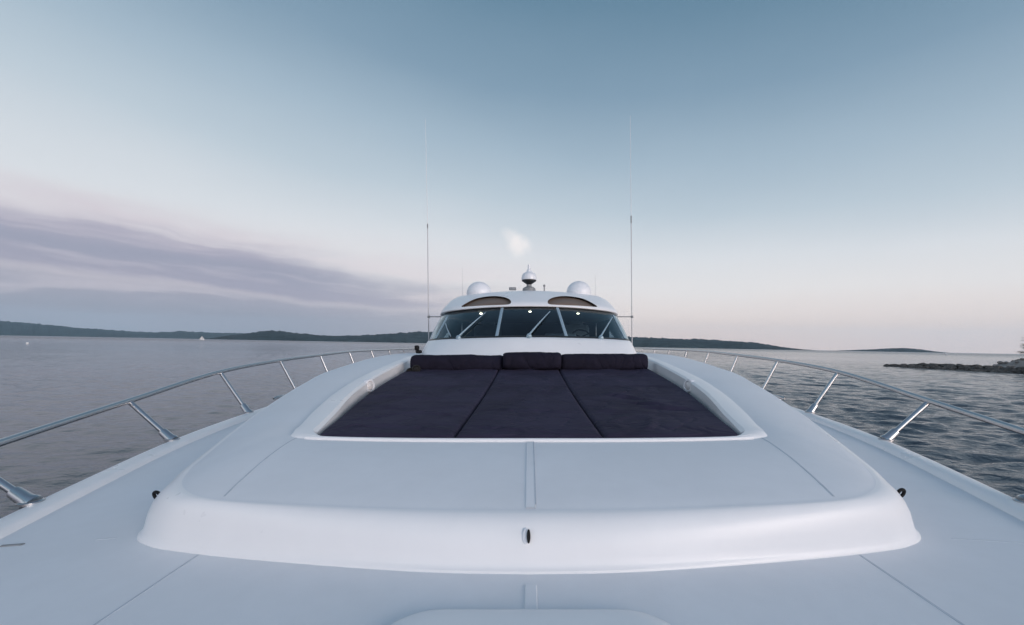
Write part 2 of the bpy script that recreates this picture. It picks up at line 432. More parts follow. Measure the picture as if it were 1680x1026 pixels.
# raised toe rail along each deck edge
tr_prof = [(-.13, -.045), (-.115, -.012), (-.095, -.001), (-.03, .003), (-.006, -.004), (.004, -.018), (.006, -.06)]
for s in (-1, 1):
    rows = []
    for Y in ST:
        e, z = ex(Y), ez(Y)
        rows.append([(s * max(e + a, 0), Y, z + b) for a, b in tr_prof])
    M().grid(rows).build('toe_rail', GEL, yacht)

# ---- coachroof: rings run from the middle of the front, round the corner and aft
def ring(keys): return [Vector(k) for k in keys]
base = [on_deck(868, 941), on_deck(1010, 938.5), on_deck(1150, 931), on_deck(1330, 917), on_deck(1440, 905), on_deck(1488, 896), on_deck(1507, 881), on_deck(1480, 856), on_deck(1430, 808)]
base += [Vector((2.21, 3.4, 0)), Vector((2.58, 4.8, 0)), Vector((2.86, 6.2, 0)), Vector((2.95, 8.2, 0)), Vector((2.95, 11, 0))]
for b in base: b.z = zdeck(b.x, b.y) - .012
def C(u, v, z): return P(u, v, -z * FPX / (v - CV))
crest = [C(868, 838, -.617), C(1010, 837, -.617), C(1150, 833, -.615), C(1300, 826, -.612), C(1380, 820, -.610), C(1420, 811, -.606), C(1437, 796, -.602), C(1430, 778, -.598), C(1400, 749, -.585)]
crest += [C(1305, 673, -.53), C(1236, 629, -.43), C(1190, 607, -.36), Vector((2.80, 8.2, -.21)), Vector((2.8, 11, -.2))]
rim = [Vector(q) for q in [(0, 2.40, -.545), (.42, 2.40, -.545), (.80, 2.41, -.544), (1.10, 2.43, -.542), (1.28, 2.45, -.540), (1.385, 2.49, -.536), (1.42, 2.56, -.533), (1.455, 2.70, -.526), (1.566, 3.07, -.50), (1.76, 3.83, -.455), (1.95, 4.86, -.395), (2.0, 6.0, -.30), (2.0, 7.0, -.22), (2.0, 8.2, -.19)]]
lipt = [p + Vector((0, 0, .008 if i < 6 else .022)) for i, p in enumerate(rim)]
inn = [Vector(q) for q in [(0, 2.430, -.536), (.42, 2.430, -.536), (.80, 2.438, -.535), (1.09, 2.446, -.532), (1.20, 2.462, -.525), (1.26, 2.505, -.514), (1.298, 2.575, -.507), (1.33, 2.72, -.498), (1.41, 3.07, -.472), (1.60, 3.83, -.425), (1.78, 4.86, -.365), (1.86, 6.0, -.275), (1.87, 7.0, -.20), (1.87, 8.2, -.17)]]
inn2 = [p + Vector((-.02 if i > 5 else 0, .012 if i < 7 else 0, -.018)) for i, p in enumerate(inn)]
bott = [Vector((p.x - (.05 if i > 4 else .0), p.y + (.02 if i < 7 else 0), -.70)) for i, p in enumerate(inn)]
NS = 170
B, CR, RI, LT, IN, I2, BO = [spline(k, NS) for k in (base, crest, rim, lipt, inn, inn2, bott)]
rings = []; mats_r = []
prof = [(-.06, 0), (-.056, .07), (-.035, .11), (.025, .14), (.07, .19), (.12, .32), (.18, .50), (.30, .70), (.45, .84), (.62, .93), (.80, .98), (.93, 1.0), (1.0, 1.0)]
for hfrac, zf in prof:
    rings.append([Vector((b.x + (c.x - b.x) * hfrac, b.y + (c.y - b.y) * hfrac, b.z + (c.z - b.z) * zf)) for b, c in zip(B, CR)]); mats_r.append(0)
mats_r[-1] = 1
rings.append([c + (r - c).normalized() * .02 + Vector((0, 0, .0035)) for c, r in zip(CR, RI)]); mats_r.append(1)
for f in (.12, .25, .4, .55, .7, .85):
    rings.append([c + (r - c) * f + Vector((0, 0, .018 * math.sin(math.pi * f) + .0035)) for c, r in zip(CR, RI)]); mats_r.append(1)
rings.append(RI); mats_r.append(0)
rings.append([a + (b - a) * .12 + Vector((0, 0, .0)) for a, b in zip(LT, IN)]); mats_r.append(0)
rings.append([a + (b - a) * .5 + Vector((0, 0, .008)) for a, b in zip(LT, IN)]); mats_r.append(0)
rings.append(IN); mats_r.append(0); rings.append(I2); mats_r.append(0); rings.append(BO); mats_r.append(0)
full = []
for r in rings:
    full.append([Vector((-p.x, p.y, p.z)) for p in r[:0:-1]] + list(r))
cm = M(); cm.grid(full, mfun=lambda i, j: mats_r[i])
CVERT, CFACE = [Vector(v) for v in cm.v], list(cm.f)
coach = cm.build('coachroof', [GEL, NON], yacht, angle=32)
BVH = BVHTree.FromPolygons(CVERT, CFACE)
def drape(x, Y):
    h = BVH.ray_cast(Vector((x, Y, 2)), Vector((0, 0, -1)))[0]
    return h.z if h else zdeck(x, Y)
# well floor under the cushions
M().grid([[(x, Y, -.69) for x in np.linspace(-1, 1, 9) * (interp(Y, [(2.4, 1.1), (4, 1.55), (6, 1.78), (8, 1.8)]))] for Y in np.linspace(2.44, 7.2, 12)]).build('cushion_well', GEL, yacht)

def ribbon(m, pts, w, hfun, lift, edge=.004):
    rows = []
    for i, (x, Y) in enumerate(pts):
        a = Vector(pts[max(i - 1, 0)]); b = Vector(pts[min(i + 1, len(pts) - 1)]); t = (b - a).normalized(); nrm = Vector((-t.y, t.x))
        row = []
        for o, l in ((-w / 2 - edge, -.004), (-w / 2, lift), (w / 2, lift), (w / 2 + edge, -.004)):
            qx, qy = x + nrm.x * o, Y + nrm.y * o; row.append((qx, qy, hfun(qx, qy) + l))
        rows.append(row)
    m.grid(rows)
lin2 = lambda a, b, n=24: [(a[0] + (b[0] - a[0]) * i / (n - 1), a[1] + (b[1] - a[1]) * i / (n - 1)) for i in range(n)]
# deck and coachroof seams: flat ribbons, the groove's shade painted as darker colour
for s in (-1, 1):
    m = M(); ribbon(m, lin2((s * 1.245, .6), (s * 1.255, on_deck(1450, 912).y)), .008, zdeck, .0012, .001); m.build('deck_seam', GROOVE_SHADE, yacht)
    m = M(); ribbon(m, lin2((s * 1.345, 2.465), (s * 1.215, 1.70)), .007, drape, .0012, .001); m.build('coachroof_seam', GROOVE_SHADE, yacht)
    a, b = (on_deck(192, 883), on_deck(158, 886)) if s < 0 else (on_deck(1560, 884), on_deck(1690, 892))
    m = M(); ribbon(m, lin2((a.x, a.y), (b.x, b.y)), .003, zdeck, .0012, .002); m.build('deck_seam', GROOVE_SHADE, yacht)
m = M(); ribbon(m, lin2((0.006, 1.60), (0.006, 2.385)), .034, drape, .0035, .006); m.build('centre_rib', NON, yacht)
m = M(); ribbon(m, lin2((0.0255, 1.62), (0.0255, 2.385)), .004, drape, .0045, .001); m.build('coachroof_seam', GROOVE_SHADE, yacht)
m = M(); ribbon(m, lin2((0.006, .4), (0.006, 1.395)), .034, zdeck, .005, .005); m.build('centre_rib', NON, yacht)
# white trim bead across the front of the well
m = M(); bead = [Vector((p.x * sg, p.y, p.z + .006)) for sg, seq in ((-1, RI[52::-1]), (1, RI[1:53])) for p in seq]
m.tube(bead, .013, 10); m.build('well_trim', GEL, yacht)

# deck hatch right under the lens
def lid(c, hx, hy, r, prof):
    rows = []
    for ins, z in prof:
        row = []
        for sx, sy, t0 in ((1, 1, 0), (-1, 1, 90), (-1, -1, 180), (1, -1, 270)):
            for q in range(9):
                th = math.radians(t0 + q * 11.25)
                x = c[0] + sx * (hx - r) + (r - ins) * math.cos(th); Y = c[1] + sy * (hy - r) + (r - ins) * math.sin(th)
                row.append((x, Y, zdeck(x, Y) + z))
        rows.append(row)
    m = M(); m.grid(rows, closed=True); n = len(rows[0]); o = len(m.v) - n
    m.f.append(tuple(range(o, o + n))); m.mi.append(0); return m
lid((0.005, .80), .425, .450, .17, [(0, -.01), (0, .012), (.006, .022), (.02, .028), (.06, .032), (.15, .034)]).build('deck_hatch', GEL, yacht)

# chrome side rails with stanchions
st = [(.75, 2.02, -.80, 2.16, -.585)]
for b, t_, Y in [((50, 826), (-62, 751), 2.1), ((282, 724), (213, 660), 3.3), ((407, 679), (362, 612), 4.5)]:
    pb, pt = P(*b, Y), P(*t_, Y); st.append((Y, -pb.x, pb.z, -pt.x, pt.z))
st += [(5.7, 3.06, -.70, 3.32, -.22), (6.9, 3.15, -.70, 3.37, -.178), (8.1, 3.2, -.70, 3.41, -.142), (9.3, 3.24, -.70, 3.44, -.132), (10.5, 3.25, -.70, 3.45, -.128), (11.7, 3.25, -.70, 3.45, -.125), (12.9, 3.24, -.70, 3.44, -.125)]
railpts = spline([(1.10, -1.7, -.70), (1.66, -.4, -.66)] + [(a[3], a[0], a[4] + .012) for a in st], 120)
for s in (-1, 1):
    r = M().tube([(s * p.x, p.y, p.z) for p in railpts], .0205, 16).build('side_rail', STEEL, yacht, angle=60)
    for Y, bx, bz, tx, tz in st:
        b_, t_ = Vector((s * bx, Y, ez(Y) + .001)), Vector((s * tx, Y, tz)); ax = (t_ - b_).normalized()
        m = M(); m.tube([b_ + ax * .01, t_], .0185, 14)
        m.lathe(b_ - ax * .012, [(.0, .0), (.042, .0), (.043, .012), (.034, .03), (.030, .105), (.0265, .112), (.0, .114)], 18, ax)
        m.lathe(b_, [(.0, -.004), (.050, -.004), (.050, .007), (.044, .011), (.0, .011)], 22, (0, 0, 1))
        m.build('stanchion', STEEL, r, angle=50)

# mooring cleats on the toe rails
for s in (-1, 1):
    Y = 5.15; c = Vector((s * (ex(Y) - .07), Y, ez(Y)))
    m = M()
    m.tube([c + Vector((0, -.15, .075)), c + Vector((0, -.10, .082)), c + Vector((0, 0, .08)), c + Vector((0, .10, .082)), c + Vector((0, .15, .075))], [.012, .019, .021, .019, .012], 12)
    for q in (-.055, .055): m.tube([c + Vector((0, q, -.005)), c + Vector((0, q * .9, .075))], [.026, .016], 12)
    m.box(c + Vector((0, 0, .004)), (.07, .2, .014), bev=.006); m.build('mooring_cleat', STEEL, yacht)

# small black eyes on the coachroof flank, keyhole-like fitting on its nose
for s in (-1, 1):
    u, v = (CU - 606, 815) if s < 0 else (CU + 606, 811)
    Y = 1.93; c = P(u, v, Y) + Vector((s * .010, 0, .004))
    m = M(); R = .018
    ax = Vector((.35 * s, -.93, .1)).normalized(); e1 = Vector((s, .3, 0)).normalized(); e2 = Vector((s * .35, .0, 1)).normalized()
    m.tube([c + e1 * (R * 1.15 * math.cos(a)) + e2 * (R * math.sin(a)) for a in np.linspace(0, 2 * math.pi, 25)], .007, 10, caps=False)
    m.tube([c - e1 * .018 - e2 * .010, c - e1 * .05 - e2 * .024], [.006, .009], 10)
    m.build('fender_eye', BLACK, yacht)
hit = BVH.ray_cast(Vector((0, 0, 0)), P(866, 880, 1.0).normalized())
c, nrm = hit[0], hit[1]
if nrm.y > 0: nrm = -nrm
e2 = Vector((1, 0, 0)); e1 = nrm.cross(e2).normalized()
if e1.z < 0: e1 = -e1
def oval(c, rx, ry, d0, d1, rnd):
    rows = []
    for k, d in ((1.0, d0), (1.0, d1 - rnd), (.93, d1 - rnd * .3), (.75, d1), (.01, d1)):
        rows.append([c + nrm * d + e2 * rx * k * math.cos(a) + e1 * ry * k * math.sin(a) for a in np.linspace(0, 2 * math.pi, 29)[:-1]])
    return M().grid(rows, closed=True)
pl = oval(c - e2 * .006, .013, .027, -.01, .005, .003).build('drain_plate', WHITE, yacht)
oval(c + e2 * .003, .0065, .023, .003, .016, .006).build('drain_plug', BLACK, pl)
# deck drain slot on the port side of the picture
a = on_deck(24, 895); m = M(); ribbon(m, lin2((a.x - .05, a.y - .004), (a.x + .03, a.y + .004), 8), .012, zdeck, .0035, .004); m.build('deck_drain', GREY, yacht)

# round courtesy lights in the well walls
for s, u, v in ((-1, 629, 631), (1, 1110, 628)):
    Y = 4.55
    x = float(np.interp(Y, [p.y for p in I2[80:]], [p.x for p in I2[80:]])); z = float(np.interp(Y, [p.y for p in I2[80:]], [p.z for p in I2[80:]]))
    c = Vector((s * (x - .006), Y, z - .035)); ax = (-s, -.35, .12)
    m = M().lathe(c, [(.075, -.03), (.075, .012), (.068, .024), (.052, .026), (.048, .016)], 28, ax); f = m.build('courtesy_light', WHITE, yacht)
    M().lathe(c, [(.05, .012), (.045, .020), (.03, .027), (.0, .030)], 24, ax).build('lens', LENSW, f)

# ---- wheelhouse
def half(keys, n):
    h = spline(keys, n); return [Vector((-p.x, p.y, p.z)) for p in h[:0:-1]] + h
gb = half([(0, 7.0, .125), (.30, 7.01, .125), (.58, 7.07, .120), (1.0, 7.22, .112), (1.40, 7.44, .10), (1.70, 7.72, .085), (1.88, 8.05, .075), (1.98, 8.5, .07), (2.06, 9.4, .07), (2.10, 10.6, .07), (2.1, 12.4, .07)], 70)
gt = half([(0, 7.86, .702), (.26, 7.87, .702), (.52, 7.91, .697), (.90, 8.02, .685), (1.30, 8.22, .668), (1.60, 8.48, .652), (1.76, 8.80, .640), (1.86, 9.2, .63), (1.92, 10.0, .62), (1.94, 11.0, .62), (1.94, 12.2, .62)], 70)
br = half([(0, 6.42, -.37), (.36, 6.43, -.37), (.80, 6.47, -.37), (1.20, 6.55, -.37), (1.52, 6.70, -.36), (1.78, 6.98, -.35), (1.97, 7.5, -.33), (2.10, 8.1, -.32), (2.20, 9.2, -.32), (2.26, 10.6, -.32), (2.26, 12.6, -.32)], 70)
rows = []
for f, o in ((0, 0), (.15, .0), (.35, .012), (.6, .028), (.82, .034), (.94, .022), (.985, .006), (1.0, -.012)):
    rows.append([a + (b - a) * f + Vector((0, -.5 * o, o)) for a, b in zip(br, gb)])
rows.append([b + Vector((0, .05, -.03)) for b in gb])
M().grid(rows).build('wheelhouse_front', GEL, yacht, angle=50)
gl = M(); rows = []
for f in np.linspace(0, 1, 9):
    rows.append([a + (b - a) * f + Vector((0, -.035 * math.sin(math.pi * f), .02 * math.sin(math.pi * f))) for a, b in zip(gb, gt)])
gl.grid(rows); GV, GF = [Vector(v) for v in gl.v], list(gl.f)
wind = gl.build('windscreen', GLASS, yacht, angle=180)
GB = BVHTree.FromPolygons(GV, GF)
def on_glass(u, v, off=.0):
    d = P(u, v, 1.0).normalized(); h = GB.ray_cast(Vector((0, 0, 0)), d)
    if h[0] is None: return P(u, v, 8.2)
    n = h[1] if h[1].dot(d) < 0 else -h[1]
    return h[0] + n * off
def bar(a, b, w, off, n=9):
    """flat bar lying on the glass"""
    m = M(); rows = []
    pts = [on_glass(a[0] + (b[0] - a[0]) * i / (n - 1), a[1] + (b[1] - a[1]) * i / (n - 1), .0) for i in range(n)]
    nn = [on_glass(a[0] + (b[0] - a[0]) * i / (n - 1), a[1] + (b[1] - a[1]) * i / (n - 1), 1.0) - p for i, p in enumerate(pts)]
    for i, p in enumerate(pts):
        t = (pts[min(i + 1, n - 1)] - pts[max(i - 1, 0)]).normalized(); sd = t.cross(nn[i]).normalized()
        rows.append([p - sd * w / 2 - nn[i] * .01, p - sd * w / 2 + nn[i] * off * .7, p - sd * w * .3 + nn[i] * off, p + sd * w * .3 + nn[i] * off, p + sd * w / 2 + nn[i] * off * .7, p + sd * w / 2 - nn[i] * .01])
    return m.grid(rows)
for a, b in (((815, 552.5), (824, 506)), ((929, 552.5), (914.5, 506)), ((714.5, 556.5), (734, 521)), ((1025.5, 556.5), (1006, 518))):
    bar(a, b, .052, .014).build('mullion', ALU, wind)
# black seal under the roof edge and along the sill
sl_ = M(); sl_.grid([[p + Vector((0, -.012, -.035)) for p in gt], [p + Vector((0, -.03, -.01)) for p in gt], [p + Vector((0, -.03, .02)) for p in gt]]); sl_.build('roof_seal', DARK, wind)
sl_ = M(); sl_.grid([[p + Vector((0, -.008, .0)) for p in gb], [p + Vector((0, .006, .022)) for p in gb], [p + Vector((0, .03, .03)) for p in gb]]); sl_.build('sill_seal', DARK, wind)
# wipers: pivot, arm and blade
for base_, tip, b0, b1 in (((754, 557.5), (797, 519), (770, 543), (804, 513)), ((868, 555), (902, 517), (880, 541), (906, 511)), ((984, 557.5), (1003, 526), (985, 541), (1004, 523))):
    pb = on_glass(base_[0], base_[1] - 3, .03)
    m = M(); m.tube([on_glass(base_[0] + (tip[0] - base_[0]) * f, base_[1] - 3 + (tip[1] - base_[1]) * f, .035 + .008 * math.sin(math.pi * f)) for f in np.linspace(0, 1, 9)], [.016 - .008 * f for f in np.linspace(0, 1, 9)], 8)
    m.lathe(pb + Vector((0, -.03, -.035)), [(.0, -.03), (.042, -.03), (.046, .02), (.030, .05), (.0, .055)], 16, (0, -.5, .85))
    w = m.build('wiper', ALU, wind)
m = M(); m.tube([on_glass(741, 554, .03), on_glass(737, 545, .05), on_glass(732.5, 533, .03)], .009, 8); m.build('wiper', ALU, wind)

# hardtop roof
def crownz(x):
    return interp(abs(x), [(0, 1.15), (.42, 1.14), (1.0, 1.12), (1.30, 1.105), (1.55, 1.085), (1.70, 1.045), (1.80, .98), (1.87, .87), (1.91, .74), (1.93, .66)])
YF = smooth_interp([(0, 7.80), (.26, 7.81), (.52, 7.845), (.90, 7.95), (1.30, 8.14), (1.60, 8.38), (1.76, 8.64), (1.86, 8.95), (1.93, 9.3)])
ZF = smooth_interp([(0, .705), (.52, .70), (.90, .69), (1.30, .672), (1.60, .655), (1.76, .642), (1.93, .63)])
def roof_pt(x, t):
    """t 0 at the front lip, 1 on the crown"""
    yf, zf = YF(abs(x)), ZF(abs(x)); zc = max(crownz(x), zf + .05)
    k = math.sin(min(t, 1) * math.pi / 2)
    return Vector((x, yf + 1.25 * t - .0 * k, zf + .05 * min(1, t * 14) ** .5 + (zc - zf - .05) * (.62 * k + .38 * min(t, 1))))
xs = np.concatenate([-1.93 * np.cos(np.linspace(0, math.pi / 2, 45)) ** .55, ])
xs = np.concatenate([xs, -xs[-2::-1]])
rows = []
for t in [0, .004, .012, .03, .06] + list(np.linspace(.1, 1.0, 22)):
    rows.append([roof_pt(x, t) for x in xs])
for ya in (10.4, 11.5, 12.3): rows.append([Vector((x, ya, roof_pt(x, 1.0).z - (.05 * (ya - 9.0)))) for x in xs])
rows.append([Vector((x, 12.4, .60)) for x in xs])
for f in (12.0, 9.9): rows.append([Vector((x * .999, f, .60)) for x in xs])
rows.append([Vector((x * .985, YF(abs(x)) + .14, ZF(abs(x)) - .012)) for x in xs])
rows.append([Vector((x, YF(abs(x)), ZF(abs(x)))) for x in xs])
rm = M().grid(rows)
RV, RF = [Vector(v) for v in rm.v], list(rm.f)
n_ = len(xs)
for side in (0, n_ - 1):
    rm.f.append(tuple(i * n_ + side for i in range(len(rows) - 1))); rm.mi.append(0)
roof = rm.build('hardtop_roof', [GEL, SCOOP], yacht, angle=38)
RBV = BVHTree.FromPolygons(RV, RF)
# two eye-shaped recesses let into the front slope of the roof
def lens_outline(s, grow=0.0):
    top = [(757, 503.5), (766, 497), (780, 490.5), (797, 487), (814, 486), (828, 488), (836, 491.5), (838.5, 495.5)]
    bot = [(837, 498.5), (832, 500), (815, 500.8), (790, 501.8), (770, 503)]
    pts = top + bot
    pts = [(u, v) if s < 0 else (2 * CU - u + 1, v) for u, v in pts]
    cu = sum(p[0] for p in pts) / len(pts); cv = sum(p[1] for p in pts) / len(pts)
    res = []
    for i in range(len(pts)):
        p0, p1, p2, p3 = [np.array(pts[(i + k) % len(pts)]) for k in (-1, 0, 1, 2)]
        for q in range(4):
            u = q / 4; w = .5 * (2 * p1 + (p2 - p0) * u + (2 * p0 - 5 * p1 + 4 * p2 - p3) * u * u + (3 * p1 - p0 - 3 * p2 + p3) * u ** 3)
            res.append((cu + (w[0] - cu) * (1 + grow), cv + (w[1] - cv) * (1 + grow)))
    return res
def ray_roof(u, v):
    h = RBV.ray_cast(Vector((0, 0, 0)), P(u, v, 1.0).normalized()); return h[0] if h[0] else P(u, v, 8.2)
for s in (-1, 1):
    ol = [ray_roof(u, v) for u, v in lens_outline(s)]
    cut = M(); front = [p + Vector((0, -.5, 0)) for p in ol]; back = [p + Vector((0, .16, 0)) for p in ol]
    cut.grid([front, back], closed=True); n = len(ol)
    cut.f.append(tuple(range(n))); cut.f.append(tuple(range(n, 2 * n))); cut.mi += [0, 0]
    co = cut.build('cutter', SCOOP, yacht, smooth=False)
    bo = roof.modifiers.new('recess', 'BOOLEAN'); bo.operation = 'DIFFERENCE'; bo.object = co; bo.solver = 'EXACT'
    bpy.context.view_layer.update()
    me = bpy.data.meshes.new_from_object(roof.evaluated_get(bpy.context.evaluated_depsgraph_get()))
    roof.modifiers.clear(); roof.data = me; me.name = 'hardtop_roof'
    bpy.data.objects.remove(co)
    # tinted glass let into the recess, bowed outward
    lo = lens_outline(s, -.015); cu = sum(p[0] for p in lo) / len(lo); cv = sum(p[1] for p in lo) / len(lo); rows = []
    for f in (1.0, .85, .6, .35, .1, .001):
        rows.append([ray_roof(cu + (u - cu) * f, cv + (v - cv) * f) + Vector((0, .14 - .04 * (1 - f * f), 0)) for u, v in lo])
    M().grid(rows, closed=True).build('roof_window', SCOOP, roof, angle=180)

# satellite domes
for s, u, v in ((-1, 786, 485), (1, 949.5, 484)):
    Y = 9.5; c = P(u, v, Y); r = .275
    m = M().lathe(c, [(r * .93, -.2), (r * .97, -.05), (r * .99, .0), (r, .05)] + [(r * math.cos(a), .05 + r * .92 * math.sin(a)) for a in np.linspace(.08, math.pi / 2 - .001, 14)], 40)
    d = m.build('satellite_dome', WHITE, yacht, angle=60)
    M().lathe(c, [(r * .98, .03), (r * 1.012, .034), (r * 1.012, .05), (r * .99, .054)], 40).build('dome_seam', WHITE, d)
# masthead lamp column in the middle of the roof
Y = 9.6; k = Y / FPX; c = P(868, 477, Y)
m = M().lathe(c, [(.0, -.06), (.13, -.06), (.15, .0), (.14, .05), (.10, .075), (.06, .09), (.05, .16)], 28); mast = m.build('mast', GREY, yacht)
M().lathe(c, [(.05, .13), (.07, .15), (.13, .19), (.16, .21), (.165, .235)], 28).build('lamp_base', DARK, mast)
M().lathe(c, [(.166, .235), (.172, .27), (.165, .33), (.135, .38), (.08, .41), (.055, .43), (.05, .47), (.03, .49), (.028, .58), (.0, .585)], 28).build('lamp_head', WHITE, mast)
M().box(P(841, 474, Y), (.16, .08, .065), bev=.012).build('horn', GREY, yacht)
m = M().tube([P(893, 478, Y), P(893, 470, Y)], .014, 8); m.lathe(P(893, 470, Y), [(.0, -.01), (.024, -.008), (.024, .03), (.0, .045)], 12); m.build('horn', GREY, yacht)
# whip antennas
for s, u, vt, vj in ((-1, 702, 196, 370), (1, 1036, 190, 362)):
    Y = 9.1; ub = u + (1 if s > 0 else 1.5)
    pt = P(u - (4 if s < 0 else 2), vt, Y); pj = P(u - .5, vj, Y); pb = P(ub, 566, Y)
    m = M().tube([pb, pj], [.0115, .010], 10); a_ = m.build('whip_antenna', WHIP, yacht)
    M().tube([pj, pj + (pt - pj) * .5, pt], [.0065, .005, .003], 8).build('whip', WHITE, a_)
    dj = (pt - pj).normalized(); M().tube([pj - dj * .06, pj + dj * (.10 if s > 0 else .03)], .013, 10).build('ferrule', GREY, a_)
    q = P(ub, 520, Y); m = M().tube([q, Vector((s * 1.86, Y, q.z + .0))], .010, 8); m.box(q, (.05, .05, .05), bev=.01); m.build('bracket', GREY, a_)
for u, vt in ((759, 436), (977, 448)):
    Y = 9.9; M().tube([P(u, 490, Y), P(u - .5, vt, Y)], [.004, .002], 8).build('whip_antenna', WHIP, yacht)
# small black fitting at the corner of the wheelhouse
m = M(); c = P(684, 571, 7.6); m.box(c, (.07, .1, .09), bev=.02); m.box(c + Vector((.03, .02, -.07)), (.10, .1, .06), bev=.02); m.build('side_light', BLACK, yacht)
# black speaker under the end of the bolster, left
m = M()
for u, v, r_ in ((674, 612, .072), (683, 606, .06)):
    m.lathe(P(u, v, 5.95), [(.0, .045), (r_ * .6, .04), (r_ * .72, .052), (r_ * .95, .05), (r_, .03), (r_, -.08), (.0, -.08)], 22, (.25, -1, .1))
sp = m.build('speaker', BLACK, yacht)
M().box(P(690, 613.5, 5.86), (.06, .03, .025), bev=.008).build('clip', WHITE, sp)

# ---- inside the wheelhouse, seen through the glass
m = M()
m.grid([[(x, Y, -.30) for x in (-1.85, 1.85)] for Y in (8.2, 11.8)])
m.grid([[(x, 11.8, z) for x in (-1.85, 1.85)] for z in (-.30, .62)])
for s in (-1, 1): m.grid([[(s * 1.86, Y, z) for Y in (9.9, 11.8)] for z in (-.30, .62)]); m.grid([[(s * 1.86, Y, z) for Y in (8.6, 9.9)] for z in (-.30, .06)])  # side walls carried up past the side windows, added to darken the panes
m.build('cabin_interior', CABIN, yacht, smooth=False)
rows = []
for a, b in zip(gb, gb):
    if a.y > 8.9: continue
    x = a.x * .955; y0 = a.y + .06
    rows.append([(x, y0, a.z - .03), (x, y0 + .18, .085), (x, y0 + .42, .10), (x, max(y0 + .62, 8.1), .02), (x, max(y0 + .7, 8.3), -.29)])
M().grid(rows).build('dashboard', DASHM, yacht)
m = M(); m.box(Vector((.62, 8.45, .16)), (.62, .10, .13), bev=.03); m.box(Vector((.15, 8.45, .13)), (1.5, .12, .05), bev=.02); m.build('instrument_hood', SEATM, yacht)
def seat(x, Y, w):
    m = M(); m.box(Vector((x, Y, -.1)), (w, .55, .18), bev=.06)
    m.box(Vector((x, Y + .3, .17)), (w, .16, .55), Matrix.Rotation(-.16, 3, 'X'), .07); m.box(Vector((x, Y + .38, .47)), (w * .55, .12, .18), bev=.05); return m
seat(1.05, 9.2, .58).build('helm_seat', SEATM, yacht); seat(-.95, 9.5, .62).build('helm_seat', SEATM, yacht)
m = M(); cw = Vector((1.05, 8.62, .16)); axw = Vector((0, -.75, .66)).normalized(); e1 = Vector((1, 0, 0)); e2 = axw.cross(e1)
m.tube([cw + (e1 * math.cos(a) + e2 * math.sin(a)) * .19 for a in np.linspace(0, 2 * math.pi, 33)], .016, 10, caps=False)
for a in (.5, 2.64, 4.71): m.tube([cw, cw + (e1 * math.cos(a) + e2 * math.sin(a)) * .19], .012, 8)
m.build('steering_wheel', BLACK, yacht)
for u, v in ((789, 513.5), (869.5, 510), (948.5, 513)):
    Y = 8.75
    if u == 869.5: Y = 8.5
    c = P(u, v, Y)
    f = M().lathe(c, [(.034, .03), (.040, .0), (.036, -.006), (.030, .004)], 20, (0, .9, .45)).build('ceiling_lamp', STEEL, yacht)
    M().lathe(c, [(.031, .002), (.022, -.012), (.0, -.018)], 20, (0, .9, .45)).build('bulb', LAMP, f)

# ------------------------------------------------------------------ cushions on the sun bed
cw_x = smooth_interp([(2.45, 1.228), (2.7, 1.29), (2.94, 1.335), (3.6, 1.475), (4.25, 1.595), (5.1, 1.695), (5.8, 1.735), (6.4, 1.755)])
cw_z = smooth_interp([(2.45, -.522), (2.94, -.512), (4.25, -.470), (5.1, -.425), (6.4, -.33)])
def cushion(x0f, x1f, label, seed):
    nu, nv = 64, 150; rows = []; Y0, Y1 = 2.456, 6.36; r = .038
    for j in range(nv + 1):
        b = j / nv; b = b - .06 * math.sin(2 * math.pi * b) / (2 * math.pi) * 4
        Y = Y0 + (Y1 - Y0) * b; row = []
        for i in range(nu + 1):
            a = i / nu; a = a - .7 * math.sin(2 * math.pi * a) / (2 * math.pi)
            x0, x1 = x0f(Y) + .003, x1f(Y) - .003
            x = x0 + (x1 - x0) * a
            d = min(x - x0, x1 - x, (Y - Y0), (Y1 - Y))
            z = cw_z(Y)
            if d < r: z -= r * .75 * (1 - math.sqrt(max(0, 1 - (1 - d / r) ** 2)))
            q = Vector((x * 1.6, Y * 1.1, seed))
            e = min(1, d / .16)
            z += e * (  .013 * noise.fractal(q * 1.0, .9, 2.0, 3) + .003 * noise.noise(q * 4 + Vector((3, 1, 2))))
            # sagging folds
            rg = 1 - abs(noise.noise(Vector((x * 1.1 + .5 * noise.noise(q), Y * 2.1 + .4 * x, seed * 2.3)))) * 2
            z += e * .014 * max(0, rg - .76) / .24
            if seed == 3.0:
                for cx, cy, L, th in ((.98, 3.55, .16, -.55), (1.06, 3.36, .17, -.3), (.86, 3.9, .2, -.7)):
                    dx, dy = x - cx, Y - cy; al = dx * math.cos(th) + dy * math.sin(th); ac = -dx * math.sin(th) + dy * math.cos(th)
                    z -= .022 * math.exp(-(al / L) ** 2 - (ac / .035) ** 2) - .014 * math.exp(-(al / L) ** 2 - ((ac - .07) / .045) ** 2)
            row.append((x, Y, z))
        rows.append(row)
    m = M(); m.grid(rows)
    # sides and underside
    n = nu + 1; per = [rows[0][i] for i in range(n)] + [rows[j][nu] for j in range(1, nv + 1)] + [rows[nv][i] for i in range(nu - 1, -1, -1)] + [rows[j][0] for j in range(nv - 1, 0, -1)]
    m.grid([per, [(x, Y, z - .05) for x, Y, z in per], [(x, Y, -.682) for x, Y, z in per]], closed=True)
    o = len(m.v) - len(per); m.f.append(tuple(range(o, o + len(per)))); m.mi.append(0)
    c = m.build('sunbed_cushion', NAVY, angle=60); tag(c, label, 'cushion', 'navy sunbed cushions')
cushion(lambda Y: -cw_x(Y), lambda Y: -.432, 'navy sunbed cushion filling the left third of the well, curved outer edge on the left', 1.0)
cushion(lambda Y: -.432, lambda Y: .432, 'narrow navy sunbed cushion in the middle, straight seams on both sides', 2.0)
